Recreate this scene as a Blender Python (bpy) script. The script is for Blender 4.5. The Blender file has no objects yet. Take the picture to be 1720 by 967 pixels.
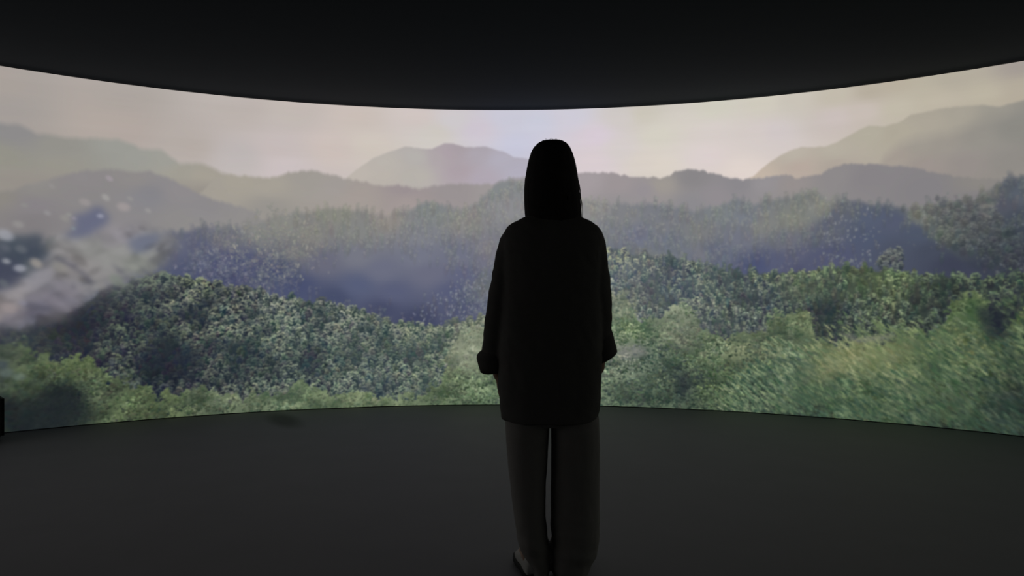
import bpy, bmesh, math, random
import numpy as np
from mathutils import Vector, Matrix, noise as mnoise

# ---------------------------------------------------------------- measurements taken from the photograph (1720 x 967)
F_PX, HORIZON, CAM_H = 1250.0, 486.0, 1.085
SCR_X, SCR_Y, SCR_R, SCR_A, SCR_TOP = -0.112, 1.25, 5.75, math.radians(110), 2.771

# ---------------------------------------------------------------- camera, world, exposure
scene = bpy.context.scene
COL = scene.collection
cam_data = bpy.data.cameras.new('camera'); cam_data.sensor_width = 36.0; cam_data.lens = 36.0*F_PX/1720
cam_data.clip_start = 0.05; cam_data.clip_end = 100
camera = bpy.data.objects.new('camera', cam_data); COL.objects.link(camera)
camera.location = (0, 0, CAM_H); camera.rotation_euler = (math.radians(90)+math.atan((HORIZON-483.5)/F_PX), 0, 0)
scene.camera = camera
world = bpy.data.worlds.new('world'); scene.world = world; world.use_nodes = True
world.node_tree.nodes['Background'].inputs[0].default_value = (0, 0, 0, 1)      # a closed, dark room
world.node_tree.nodes['Background'].inputs[1].default_value = 0
scene.view_settings.view_transform = 'Standard'; scene.view_settings.look = 'None'
scene.view_settings.gamma = 1.0; scene.view_settings.exposure = 0.0
try: scene.view_settings.use_curve_mapping = False
except Exception: pass
# faint fill light added behind the camera to lift the person's dark back
lamp_data = bpy.data.lights.new('fill_lamp', 'AREA'); lamp_data.shape = 'RECTANGLE'; lamp_data.size = 1.6; lamp_data.size_y = .5
lamp_data.energy = 1.6; lamp_data.color = (.92, .98, 1.0)
lamp = bpy.data.objects.new('fill_lamp', lamp_data); COL.objects.link(lamp)
lamp.location = (.3, -3.7, 2.55); lamp.rotation_euler = (math.radians(58), 0, 0)

# ---------------------------------------------------------------- the film on the screen
# The wrap-round screen shows a frame of a nature film.  The frame is painted here, layer by layer (sky, far
# ranges, hazy woods, near woods, bushes, drifting smoke), into one picture that is mapped on the screen.
PIC_W, PIC_H = 5300, 664
rng = np.random.default_rng(7)

def on_screen(px, py):
    """photo pixel -> (column, row) of the screen picture"""
    px = np.asarray(px, float); py = np.asarray(py, float)
    k = (px-860.0)/F_PX
    a = 1+k*k; b = -2*(k*SCR_X+SCR_Y); c = SCR_X**2+SCR_Y**2-SCR_R**2
    z = (-b+np.sqrt(b*b-4*a*c))/(2*a)
    th = np.arctan2(k*z-SCR_X, z-SCR_Y)
    h = CAM_H-(py-HORIZON)*z/F_PX
    return (th/SCR_A+1)/2*PIC_W, (SCR_TOP-h)/SCR_TOP*PIC_H

GX, GY = np.meshgrid(np.arange(PIC_W, dtype=np.float32), np.arange(PIC_H, dtype=np.float32))
PX = 1.25                                        # picture texels per photo pixel, about

def blur(img, s):
    if s <= 0: return img
    r = int(math.ceil(3*s)); k = np.exp(-0.5*(np.arange(-r, r+1)/s)**2); k = (k/k.sum()).astype(np.float32)
    for ax in (0, 1):
        pad = [(0, 0)]*img.ndim; pad[ax] = (r, r)
        p = np.pad(img, pad, mode='edge'); out = np.zeros_like(img); n = img.shape[ax]
        for i, w in enumerate(k):
            out += w*(p[i:i+n] if ax == 0 else p[:, i:i+n])
        img = out
    return img

def upsample(g, h, w):
    y = np.linspace(0, g.shape[0]-1.001, h); x = np.linspace(0, g.shape[1]-1.001, w)
    y0 = y.astype(int); x0 = x.astype(int); fy = (y-y0)[:, None]; fx = (x-x0)[None, :]
    fy = fy*fy*(3-2*fy); fx = fx*fx*(3-2*fx)
    if g.ndim == 3: fy = fy[..., None]; fx = fx[..., None]
    a = g[y0][:, x0]; b = g[y0][:, x0+1]; c = g[y0+1][:, x0]; d = g[y0+1][:, x0+1]
    return ((a*(1-fx)+b*fx)*(1-fy)+(c*(1-fx)+d*fx)*fy).astype(np.float32)

def noise(sx, sy=None, octaves=3):
    """smooth noise, cells of sx by sy texels, about -1..1"""
    sy = sy or sx; out = 0; amp = 1.0
    for o in range(octaves):
        g = rng.uniform(-1, 1, (max(3, int(PIC_H/sy)+2), max(3, int(PIC_W/sx)+2)))
        out = out+amp*upsample(g, PIC_H, PIC_W); amp *= .5; sx = max(2, sx/2); sy = max(2, sy/2)
    return out

def line_noise(scale, octaves=4):
    out = np.zeros(PIC_W); amp = 1.0
    for o in range(octaves):
        n = int(PIC_W/scale)+3; g = rng.uniform(-1, 1, n)
        out += amp*np.interp(np.linspace(0, n-1, PIC_W), np.arange(n), g); amp *= .6; scale = max(2, scale/2.1)
    return out

def field(anchors, power=3.0, soft=10.0):
    """a smooth field of colour through (x, y, r, g, b) samples"""
    A = np.array(anchors, float); u, v = on_screen(A[:, 0], A[:, 1]); c = A[:, 2:]/255
    gh, gw = PIC_H//8, PIC_W//8
    yy, xx = np.meshgrid((np.arange(gh)+.5)*8, (np.arange(gw)+.5)*8, indexing='ij')
    num = np.zeros((gh, gw, c.shape[1])); den = np.zeros((gh, gw))
    for i in range(len(A)):
        w = ((xx-u[i])**2+((yy-v[i])*1.5)**2+soft**2)**(-power/2)
        num += w[..., None]*c[i]; den += w
    return upsample(num/den[..., None], PIC_H, PIC_W)

def ridge(pts, jag=0.0, scale=40):
    P = np.array(pts, float); u, v = on_screen(P[:, 0], P[:, 1])
    r = np.interp(np.arange(PIC_W), u, v)
    return r+(jag*PX*line_noise(scale) if jag else 0)

def below(r, soft=2.0, fade=None):
    m = np.clip((GY-r[None, :])/(soft*PX)+.5, 0, 1)
    return m.astype(np.float32)

def poly(pts, soft=6.0, wob=0.0, wscale=40):
    """soft mask of a closed outline given in photo pixels; wob makes the outline ragged"""
    P = np.array(pts, float); u, v = on_screen(P[:, 0], P[:, 1]); pad = int(4*soft*PX+3*wob*PX)+8
    x0, x1 = int(max(0, u.min()-pad)), int(min(PIC_W, u.max()+pad)); y0, y1 = int(max(0, v.min()-pad)), int(min(PIC_H, v.max()+pad))
    m = np.zeros((PIC_H, PIC_W), np.float32)
    xs = GX[y0:y1, x0:x1]; ys = GY[y0:y1, x0:x1]; st = 1
    if soft > 8: st = 4; xs = xs[::4, ::4]; ys = ys[::4, ::4]
    if wob:
        h, w = xs.shape
        def wn():
            out = 0; amp = 1.0; sc = wscale*PX/st
            for o in range(3):
                out = out+amp*upsample(rng.uniform(-1, 1, (int(h/sc)+3, int(w/sc)+3)), h, w); amp *= .5; sc = max(1, sc/2)
            return out
        xs = xs+wob*PX*wn(); ys = ys+wob*PX*wn()
    ins = np.zeros(xs.shape, bool); n = len(u)
    for i in range(n):
        a, b = (u[i], v[i]), (u[(i+1) % n], v[(i+1) % n])
        if a[1] == b[1]: continue
        ins ^= ((a[1] > ys) != (b[1] > ys)) & (xs < (b[0]-a[0])*(ys-a[1])/(b[1]-a[1])+a[0])
    b = blur(ins.astype(np.float32), soft*PX/st)
    m[y0:y1, x0:x1] = b if st == 1 else upsample(np.pad(b, ((0, 1), (0, 1)), mode='edge'), y1-y0, x1-x0)
    return m

def over(img, col, m):
    return img+(col-img)*m[..., None]

def tufts(n, size, kind, k=18):
    """a few small plant shapes: (alpha, tone) pairs; tone 1 = lit leaf, 0 = shaded leaf"""
    out = []
    for _ in range(k):
        s = size*rng.uniform(.75, 1.3); H = int(s*(3.0 if kind == 'spire' else 2.3))+6; W = int(s*2.2)+6
        yy, xx = np.mgrid[0:H, 0:W].astype(np.float32); cx = W/2; top = 3+s*.35
        al = np.zeros((H, W), np.float32); to = np.zeros((H, W), np.float32)
        def dab(x, y, rx, ry, t, ang=0.0, hard=1.6):
            nonlocal al, to
            ca, sa = math.cos(ang), math.sin(ang); dx = xx-x; dy = yy-y
            d = ((dx*ca+dy*sa)/rx)**2+((dy*ca-dx*sa)/ry)**2
            a = np.clip(hard*(1-d), 0, 1); al = al+a*(1-al); to = to+(t-to)*a
        if kind == 'crown':                       # umbrella-like rosette of leaves over a shaded body
            dab(cx, top+s*.95, s*.62, s*.95, rng.uniform(.0, .22))
            for r in range(3):
                for q in range(rng.integers(2, 5)):
                    ph = rng.uniform(-1, 1)
                    dab(cx+ph*s*(.4+.18*r), top+s*(.42*r+.28*ph*ph)+rng.uniform(-.1, .1)*s, s*rng.uniform(.17, .36), s*rng.uniform(.10, .18),
                        np.clip(1.0-.27*r+rng.uniform(-.25, .1), 0, 1), ph*.7)
        elif kind == 'spire':                     # upright hazy tree
            dab(cx, top+s*1.1, s*.4, s*1.2, .3, hard=1.2)
            for q in range(4):
                dab(cx+rng.uniform(-.3, .3)*s, top+rng.uniform(0, 1.1)*s, s*rng.uniform(.14, .3), s*rng.uniform(.16, .34), rng.uniform(.5, 1), rng.uniform(-.4, .4))
        elif kind == 'glint':                     # single lit crown seen against the shaded slope
            dab(cx, top+s*.5, s*rng.uniform(.18, .3), s*rng.uniform(.3, .6), rng.uniform(.6, 1), rng.uniform(-.5, .5))
            if rng.random() < .5: dab(cx+s*rng.uniform(-.4, .4), top+s*.3, s*.2, s*.25, rng.uniform(.6, 1))
        elif kind == 'bush':                      # leafy mass of small leaves
            for q in range(13):
                ph = rng.uniform(0, 6.28); rr = math.sqrt(rng.random())
                y = top+s*.8+rr*s*.75*math.sin(ph)
                dab(cx+rr*s*.7*math.cos(ph), y, s*rng.uniform(.14, .3), s*rng.uniform(.08, .17),
                    np.clip(1-(y-top)/(1.7*s)+rng.uniform(-.45, .3), 0, 1), rng.uniform(-.7, .7))
        elif kind == 'streak':                    # leaves smeared by the moving shot
            for q in range(8):
                dab(cx+rng.uniform(-.5, .5)*s, top+s*.8+rng.uniform(-.7, .7)*s, s*rng.uniform(.25, .5), s*rng.uniform(.05, .12),
                    rng.random(), rng.uniform(.45, .95))
        out.append((al, np.clip(to, 0, 1)))
    return out

SEEN = np.where((GX > on_screen(-60, 400)[0]) & (GX < on_screen(1780, 400)[0]), 1.0, .3).astype(np.float32)   # denser where the film is sharpest

def plant(img, mask, count, size, kind, light, dark, alpha=1.0, gain=None, grow=None):
    """plants scattered over a mask, the far (higher) ones first"""
    m = mask*SEEN; cdf = np.cumsum(m[::4, ::4].ravel().astype(np.float64)); cdf /= cdf[-1]
    idx = np.searchsorted(cdf, rng.random(count)); w4 = m[::4, ::4].shape[1]
    ys = (idx//w4)*4+rng.integers(0, 4, count); xs = (idx % w4)*4+rng.integers(0, 4, count)
    sets = [tufts(0, size*PX*f, kind) for f in ((.8, 1.0, 1.25) if grow is None else (.7, .9, 1.15, 1.45))]
    for i in np.argsort(ys):
        y, x = int(ys[i]), int(xs[i])
        st = sets[rng.integers(0, len(sets))]
        al, to = st[rng.integers(0, len(st))]
        if rng.random() < .5: al, to = al[:, ::-1], to[:, ::-1]
        if kind == 'streak': al, to = st[rng.integers(0, len(st))]
        h, w = al.shape; y0, x0 = y-int(h*.6), x-w//2
        if x0 < 0 or y0 < 0 or x0+w > PIC_W or y0 >= PIC_H-3: continue
        hh = min(h, PIC_H-y0)
        if hh < 3: continue
        L = light[min(y, PIC_H-1), x]; D = dark[min(y, PIC_H-1), x]
        g = 1.0 if gain is None else gain[min(y, PIC_H-1), x]
        t = (to[:hh]*g*rng.uniform(.75, 1.08))[..., None]
        a = (alpha*al[:hh])[..., None]
        reg = img[y0:y0+hh, x0:x0+w]
        reg += (D+(L-D)*t+rng.normal(0, .008, 3)-reg)*a
    return img

def mounds(mask, n, r, top=1.12, bottom=.1):
    """light and shade over rounded clumps: bright tops, dark feet, nearer clumps in front"""
    cdf = np.cumsum(mask[::4, ::4].ravel().astype(np.float64)); cdf /= cdf[-1]; w4 = mask[::4, ::4].shape[1]
    idx = np.searchsorted(cdf, rng.random(n)); ys = (idx//w4)*4; xs = (idx % w4)*4
    g = np.full((PIC_H, PIC_W), .62, np.float32); wob = noise(16, 14, 2)*.22
    for i in np.argsort(ys):
        rr = r*PX*rng.uniform(.5, 1.35); rx = rr*rng.uniform(.8, 1.5); pk = rng.uniform(.8, 1.0)
        x0, x1 = max(0, int(xs[i]-rx*1.4)), min(PIC_W, int(xs[i]+rx*1.4)); y0, y1 = max(0, int(ys[i]-rr*1.4)), min(PIC_H, int(ys[i]+rr*1.5))
        if x1-x0 < 4 or y1-y0 < 4: continue
        dx = (GX[y0:y1, x0:x1]-xs[i])/rx; dy = (GY[y0:y1, x0:x1]-ys[i])/rr
        d = np.sqrt(dx*dx+np.where(dy > 0, dy*.75, dy)**2)+wob[y0:y1, x0:x1]
        a = np.clip((1-d)*5, 0, 1); t = np.clip((dy+1)/2.3, 0, 1)
        val = pk*(top+(bottom-top)*t**1.1)-.12*dx
        g[y0:y1, x0:x1] += (val-g[y0:y1, x0:x1])*a
    return np.clip(g, .05, 1.15)

def shift(anchors, mul, add=0):
    return [(a[0], a[1])+tuple(np.clip(c*mul+add, 0, 255) for c in a[2:]) for a in anchors]

def paint():
    # --- sky
    sky = [(-400, 100, 150, 146, 144), (0, 130, 168, 160, 154), (0, 195, 162, 156, 152), (200, 165, 172, 164, 157), (200, 215, 176, 166, 159), (400, 180, 186, 177, 172),
           (400, 265, 188, 182, 180), (310, 250, 180, 172, 166), (470, 250, 196, 186, 184), (480, 280, 200, 190, 190), (500, 190, 192, 184, 178), (600, 200, 201, 190, 182), (560, 250, 203, 190, 184),
           (700, 200, 208, 197, 192), (620, 245, 206, 196, 186), (730, 225, 206, 200, 193), (760, 205, 206, 202, 204), (800, 220, 206, 198, 208), (850, 200, 202, 201, 215), (870, 240, 200, 199, 216), (900, 210, 203, 203, 218),
           (960, 200, 209, 204, 216), (1000, 230, 215, 203, 213), (1040, 250, 212, 204, 202), (1040, 200, 208, 201, 198), (1080, 195, 204, 198, 186), (1100, 230, 212, 207, 195), (1000, 275, 216, 204, 208),
           (1080, 275, 215, 206, 198), (1110, 280, 217, 208, 198), (1180, 265, 217, 205, 203), (1200, 180, 208, 204, 190), (1200, 225, 214, 204, 200), (1280, 175, 208, 202, 188), (1270, 230, 213, 203, 198),
           (1250, 285, 222, 210, 203), (1300, 225, 210, 200, 198), (1330, 170, 202, 195, 183), (1400, 200, 202, 191, 187), (1400, 165, 195, 187, 172), (1460, 155, 182, 173, 158), (1450, 190, 199, 188, 180), (1500, 140, 184, 174, 158), (1500, 185, 192, 184, 168),
           (1600, 130, 178, 170, 156), (1560, 170, 188, 179, 163), (1650, 160, 185, 177, 160), (1710, 115, 164, 155, 147), (1710, 150, 178, 169, 154), (2100, 100, 140, 133, 125)]
    img = field(sky)
    n1 = noise(260, 26, 4); img += (.007*n1)[..., None]
    img += .006*np.stack([noise(150, 120, 2), noise(150, 120, 2)*.3, -noise(150, 120, 2)], -1)

    # --- far ranges
    def rng_layer(img, pts, cols, jag, scale, soft, mask=None, a=1.0):
        m = below(ridge(pts, jag, scale), soft)*a
        if mask is not None: m = m*mask
        return over(img, field(cols)+(.005*noise(60, 30, 3))[..., None], m)
    right_of = lambda x: (GX > on_screen(x, 480)[0]).astype(np.float32)
    left_of = lambda x: (GX < on_screen(x, 480)[0]).astype(np.float32)
    img = rng_layer(img, [(-400, 190), (0, 207), (30, 210), (60, 222), (110, 231), (150, 231), (200, 233), (220, 242), (235, 250), (270, 250), (285, 262), (300, 272), (340, 275), (370, 288), (385, 293), (400, 300), (430, 420)],
                    [(0, 215, 141, 139, 139), (30, 225, 142, 140, 140), (100, 245, 147, 145, 139), (200, 245, 153, 153, 147), (230, 262, 155, 155, 149), (0, 265, 148, 146, 136), (100, 285, 152, 149, 140), (280, 272, 158, 157, 150), (340, 300, 164, 158, 147),
                     (300, 290, 160, 156, 146), (0, 300, 150, 147, 138), (370, 320, 163, 156, 147)], 1.2, 20, 9)
    img = rng_layer(img, [(560, 330), (583, 297), (600, 283), (625, 265), (650, 255), (680, 246), (700, 247), (725, 250), (745, 241), (760, 241), (780, 246), (815, 246), (845, 254), (862, 264), (885, 266), (930, 285), (960, 330)],
                    [(600, 295, 188, 180, 172), (650, 275, 184, 178, 171), (640, 295, 184, 177, 169), (700, 265, 180, 176, 172), (700, 295, 182, 177, 170), (735, 265, 174, 165, 168), (750, 260, 172, 160, 167), (770, 250, 167, 157, 163), (770, 290, 172, 160, 167), (800, 260, 172, 165, 174), (810, 300, 176, 167, 178), (840, 270, 177, 173, 186), (870, 290, 177, 173, 187), (900, 300, 176, 172, 186)], 1.1, 30, 4)
    img = rng_layer(img, [(1225, 330), (1250, 303), (1265, 295), (1290, 275), (1310, 262), (1330, 252), (1345, 246), (1388, 244), (1400, 240), (1420, 230), (1440, 219), (1460, 210), (1485, 211), (1505, 205), (1530, 192), (1560, 186), (1600, 178), (1625, 176), (1680, 178), (1695, 173), (1720, 169), (1900, 150), (2200, 200)],
                    [(1270, 297, 194, 180, 166), (1330, 262, 184, 176, 164), (1340, 282, 182, 168, 158), (1400, 255, 180, 173, 160), (1400, 280, 172, 162, 152), (1460, 225, 178, 172, 157), (1500, 225, 174, 167, 152), (1560, 200, 170, 163, 150), (1600, 190, 166, 160, 148), (1680, 190, 152, 148, 139), (1720, 180, 147, 143, 135), (1900, 200, 130, 128, 122)], 1.2, 34, 4)
    img = rng_layer(img, [(1465, 300), (1485, 262), (1510, 243), (1540, 230), (1590, 224), (1640, 207), (1690, 193), (1720, 178), (1900, 150)],
                    [(1500, 265, 164, 155, 146), (1540, 245, 159, 153, 144), (1580, 240, 155, 149, 141), (1640, 235, 148, 144, 137), (1700, 220, 140, 138, 132), (1550, 285, 155, 146, 141), (1620, 275, 149, 142, 138), (1690, 270, 143, 139, 134), (1900, 240, 126, 124, 120)], 1.2, 34, 22)

    # --- nearer hazy ridges
    img = rng_layer(img, [(310, 420), (335, 325), (362, 297), (387, 293), (430, 296), (468, 296), (485, 290), (530, 286), (555, 293), (580, 299), (620, 306), (640, 312), (670, 311), (700, 317), (730, 312), (770, 308), (800, 310), (830, 308), (860, 300), (890, 297), (960, 293), (1000, 290)],
                    [(350, 310, 163, 157, 148), (400, 310, 165, 159, 148), (450, 312, 165, 159, 149), (520, 305, 158, 153, 147), (560, 315, 160, 154, 150), (600, 330, 163, 154, 149), (680, 320, 155, 145, 147), (680, 340, 162, 152, 150), (760, 320, 153, 146, 147), (600, 352, 164, 156, 150), (450, 350, 150, 146, 141), (820, 320, 156, 150, 150), (900, 320, 152, 148, 152)], 1.7, 10, 6.5, left_of(930))
    img = rng_layer(img, [(-300, 330), (0, 322), (30, 316), (46, 309), (95, 298), (137, 287), (179, 283), (218, 287), (253, 287), (281, 297), (306, 311), (334, 326), (369, 338), (404, 347), (430, 358), (470, 400), (560, 600)],
                    [(0, 330, 140, 136, 130), (60, 320, 141, 138, 135), (140, 300, 140, 136, 137), (220, 300, 142, 138, 137), (300, 325, 142, 138, 140), (60, 345, 135, 130, 134), (150, 340, 136, 133, 133), (250, 330, 134, 133, 138), (330, 350, 141, 138, 140), (400, 380, 143, 140, 139), (300, 370, 142, 139, 138), (60, 370, 128, 124, 126)], 1.6, 12, 7)
    rm = ridge([(900, 297), (970, 291), (1000, 289), (1030, 290), (1045, 294), (1070, 297), (1103, 298), (1110, 301), (1125, 294), (1140, 286), (1160, 284), (1180, 285), (1195, 290), (1205, 292), (1225, 299), (1245, 301), (1260, 300), (1290, 296), (1325, 294), (1335, 299), (1350, 297), (1380, 291), (1400, 279), (1420, 274), (1470, 275), (1490, 278), (1520, 278), (1560, 288), (1600, 294), (1650, 300), (1720, 302), (1900, 300)], 1.7, 9)
    img = over(img, field([(985, 305, 163, 155, 158), (1040, 310, 156, 148, 150), (1080, 320, 150, 144, 148), (1110, 312, 158, 152, 146), (1160, 300, 137, 134, 136), (1200, 330, 145, 140, 144), (1160, 345, 140, 138, 142), (1240, 312, 139, 136, 140), (1280, 310, 149, 145, 148), (1330, 312, 150, 143, 142), (1400, 298, 141, 137, 138), (1450, 300, 135, 131, 134), (1550, 320, 132, 129, 132),
                             (1640, 310, 138, 134, 130), (1640, 335, 129, 126, 129), (1350, 340, 139, 138, 136), (1040, 345, 148, 144, 146), (1720, 320, 130, 128, 124)]), below(rm, 4.5)*right_of(905))

    # --- hazy woods: base tones first, then the trees
    hillA = [(-300, 420), (0, 430), (100, 400), (200, 395), (300, 385), (390, 380), (430, 373), (470, 362), (520, 355), (575, 349), (600, 352), (625, 361), (650, 362), (663, 353), (680, 358), (700, 345), (720, 338), (745, 344), (770, 350), (800, 340), (818, 322), (835, 309), (850, 304), (870, 306), (900, 310), (960, 335), (1000, 338), (1040, 343), (1080, 342), (1120, 346), (1165, 355), (1200, 346), (1235, 336), (1262, 342), (1300, 338), (1370, 322), (1400, 340), (1430, 338), (1480, 348), (1530, 350), (1580, 342), (1640, 338), (1650, 330), (1672, 312), (1690, 299), (1720, 296), (1900, 280)]
    baseA = [(20, 400, 78, 86, 95), (60, 420, 66, 74, 88), (150, 372, 92, 96, 118), (230, 410, 100, 104, 122), (330, 420, 82, 86, 122), (300, 450, 72, 78, 116), (380, 400, 112, 112, 124), (390, 440, 74, 78, 122), (380, 470, 70, 74, 112), (430, 385, 130, 130, 132), (470, 375, 135, 134, 131), (560, 362, 134, 133, 128), (520, 395, 130, 128, 128), (600, 390, 130, 130, 131), (700, 395, 126, 127, 137), (650, 372, 142, 136, 134), (720, 360, 128, 131, 134), (780, 375, 136, 134, 135), (840, 320, 132, 134, 138), (850, 350, 138, 137, 142),
             (600, 430, 116, 117, 132), (700, 430, 114, 116, 136), (640, 455, 106, 108, 132), (720, 460, 105, 106, 130), (600, 480, 86, 92, 128), (660, 490, 88, 92, 126), (540, 440, 104, 104, 124), (500, 420, 116, 115, 122), (500, 480, 72, 78, 118), (460, 450, 74, 80, 116), (560, 500, 70, 76, 112), (640, 520, 70, 74, 108), (700, 540, 64, 68, 102), (760, 490, 86, 90, 126), (770, 520, 80, 84, 118), (800, 440, 112, 112, 130), (780, 460, 95, 98, 130), (820, 420, 124, 122, 132), (770, 430, 110, 112, 134), (820, 480, 100, 104, 112),
             (1000, 355, 140, 138, 140), (1050, 365, 126, 126, 132), (1070, 395, 112, 115, 136), (1020, 390, 120, 122, 132), (1110, 380, 120, 121, 130), (1120, 405, 110, 115, 132), (1170, 390, 122, 122, 126), (1210, 360, 122, 126, 132), (1250, 370, 118, 122, 134), (1240, 400, 112, 114, 130), (1200, 425, 100, 105, 128), (1270, 445, 76, 82, 122), (1300, 440, 86, 90, 122), (1280, 380, 128, 128, 128), (1330, 370, 128, 129, 124), (1380, 350, 132, 133, 130), (1320, 405, 108, 109, 122), (1340, 430, 90, 92, 120), (1350, 450, 78, 80, 112), (1040, 440, 92, 100, 116), (1080, 440, 115, 118, 118),
             (1420, 355, 100, 102, 112), (1450, 375, 84, 92, 114), (1500, 370, 84, 90, 112), (1480, 400, 78, 86, 106), (1530, 400, 74, 82, 102), (1400, 385, 92, 96, 114), (1400, 420, 80, 84, 110), (1450, 430, 76, 82, 104), (1550, 430, 66, 72, 92), (1580, 450, 58, 62, 82), (1640, 450, 58, 62, 80), (1540, 365, 112, 114, 112), (1600, 370, 88, 92, 98), (1580, 395, 92, 98, 98), (1650, 380, 80, 84, 92), (1600, 420, 70, 76, 86), (1660, 420, 64, 70, 82), (1700, 440, 56, 60, 78), (1680, 345, 82, 84, 98), (1690, 310, 82, 88, 104), (1710, 330, 88, 94, 108), (1710, 365, 70, 76, 92), (1700, 390, 62, 68, 82), (1650, 330, 108, 110, 108), (2000, 400, 62, 66, 80)]
    baseA = [(a[0], a[1], a[2]+1, a[3]+2, a[4]-max(0, a[4]-a[2]-14)*.26) for a in baseA]
    A = field(baseA, 3.2, 8)
    rA = ridge(hillA, 3.2, 14)
    img = over(img, A, below(rA, 9.0))
    img = over(img, field([(1420, 352, 96, 100, 112), (1460, 365, 86, 94, 114), (1500, 375, 84, 90, 110), (1540, 395, 78, 86, 104), (1390, 395, 96, 100, 114), (1450, 400, 80, 88, 110), (1400, 430, 82, 86, 112), (1500, 420, 76, 82, 99), (1560, 420, 70, 76, 92), (1600, 440, 62, 66, 83)]), .9*poly([(1372, 385), (1392, 352), (1415, 339), (1435, 338), (1460, 343), (1500, 354), (1530, 371), (1556, 392), (1590, 420), (1630, 447), (1650, 470), (1370, 470), (1345, 440), (1362, 410)], 3.5, 3, 16))
    # boundaries of the woods further down
    rC = ridge([(-300, 560), (0, 560), (40, 552), (90, 535), (130, 515), (160, 498), (190, 483), (220, 478), (250, 466), (270, 462), (300, 466), (330, 469), (360, 480), (380, 487), (410, 492), (430, 490), (470, 500), (510, 507), (540, 508), (560, 514), (590, 522), (640, 535), (660, 541), (680, 546), (720, 548), (760, 547), (790, 540), (830, 530), (900, 520), (1000, 520), (1030, 560), (1100, 700), (1300, 700)], 2.5, 16)
    rD = ridge([(780, 700), (835, 560), (880, 500), (930, 455), (985, 425), (1035, 416), (1060, 428), (1080, 425), (1110, 432), (1150, 440), (1190, 448), (1230, 460), (1290, 459), (1350, 456), (1400, 453), (1450, 451), (1500, 456), (1540, 461), (1600, 468), (1640, 470), (1680, 466), (1720, 466), (2000, 450)], 2.0, 16)
    up = 1-below(rC, 2)
    hazeL = field([(a[0], a[1])+tuple(min(255, c*.76+50+(5 if i != 2 else -6)) for i, c in enumerate(a[2:])) for a in baseA], 3.2, 8)
    darker = A*.84
    mA = below(rA, 3)*(1-below(rC, 2))*left_of(880)+below(rA, 3)*(1-below(rD, 2))*right_of(880)
    # the clear, unlit hollows carry no lit trees
    hollow = np.clip(poly([(470, 470), (520, 440), (560, 430), (600, 420), (700, 420), (760, 440), (750, 500), (700, 545), (620, 535), (540, 510), (470, 495)], 14)
                     + poly([(1400, 440), (1430, 360), (1500, 365), (1560, 400), (1640, 450), (1500, 450), (1350, 455), (1260, 455), (1260, 435), (1340, 425)], 8)*.85
                     + poly([(1670, 345), (1720, 335), (1720, 375), (1690, 372)], 6)+poly([(1500, 425), (1640, 425), (1640, 470), (1500, 460)], 6), 0, 1)
    img = plant(img, mA*(1-.98*hollow), 3600, 8.5, 'spire', hazeL, darker, .42)
    img = plant(img, mA*(1-.985*hollow), 1500, 5.6, 'glint', hazeL*1.05, darker, .42)
    lit = poly([(400, 400), (440, 370), (520, 375), (560, 395), (520, 430), (480, 470), (440, 490), (400, 470), (340, 480), (300, 455), (360, 420)], 14)
    img = plant(img, lit, 300, 9, 'bush', field([(400, 400, 146, 144, 134), (480, 420, 146, 144, 134), (330, 460, 126, 128, 140)]), A*.95, .5)
    img = plant(img, lit, 170, 7, 'glint', field([(400, 400, 158, 156, 146), (480, 420, 158, 156, 146), (330, 460, 136, 138, 152)]), A*.92, .75)
    img = plant(img, poly([(760, 470), (830, 450), (840, 560), (790, 545), (690, 550), (690, 525)], 8), 150, 5.5, 'glint', field([(800, 500, 148, 150, 156), (700, 540, 134, 138, 158)]), field([(800, 500, 88, 94, 112)]), .8)
    img = plant(img, poly([(775, 500), (830, 460), (840, 550), (790, 545)], 8), 70, 8, 'bush', field([(800, 500, 136, 140, 142)]), field([(800, 500, 92, 98, 116)]), .7)
    rl = poly([(1530, 352), (1580, 340), (1650, 340), (1700, 380), (1720, 420), (1700, 470), (1650, 420), (1590, 410), (1560, 385)], 7)
    img = plant(img, rl, 420, 5.0, 'glint', field([(1600, 360, 140, 143, 138), (1700, 420, 118, 126, 128)]), A*.85, .8)
    img = plant(img, rl, 240, 7.5, 'crown', field([(1560, 390, 130, 134, 122), (1620, 380, 118, 122, 118), (1700, 420, 90, 98, 98)]), A*.8, .6)
    img = plant(img, poly([(1380, 370), (1400, 348), (1450, 345), (1460, 390), (1480, 440), (1500, 420), (1510, 460), (1440, 455), (1380, 430)], 9), 110, 5.0, 'glint', field([(1450, 400, 140, 144, 148)]), A*.9, .8)
    img = plant(img, poly([(1470, 440), (1480, 420), (1505, 420), (1512, 460), (1470, 462)], 4), 40, 7.5, 'crown', field([(1450, 400, 138, 144, 132)]), A*.7, .8)
    img = over(img, field([(1050, 455, 152, 146, 128)]), .6*poly([(1055, 447), (1068, 447), (1082, 470), (1074, 476)], 5))
    img = over(img, field([(1170, 420, 150, 142, 136)]), .5*poly([(1160, 410), (1172, 416), (1190, 432), (1180, 440)], 6))
    img = over(img, field([(1650, 345, 142, 138, 128)]), .6*poly([(1643, 344), (1672, 340), (1672, 347), (1645, 350)], 2.5))
    img = over(img, field([(1650, 345, 134, 124, 124)]), .5*poly([(1640, 352), (1662, 362), (1660, 367)], 2.5))

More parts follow.
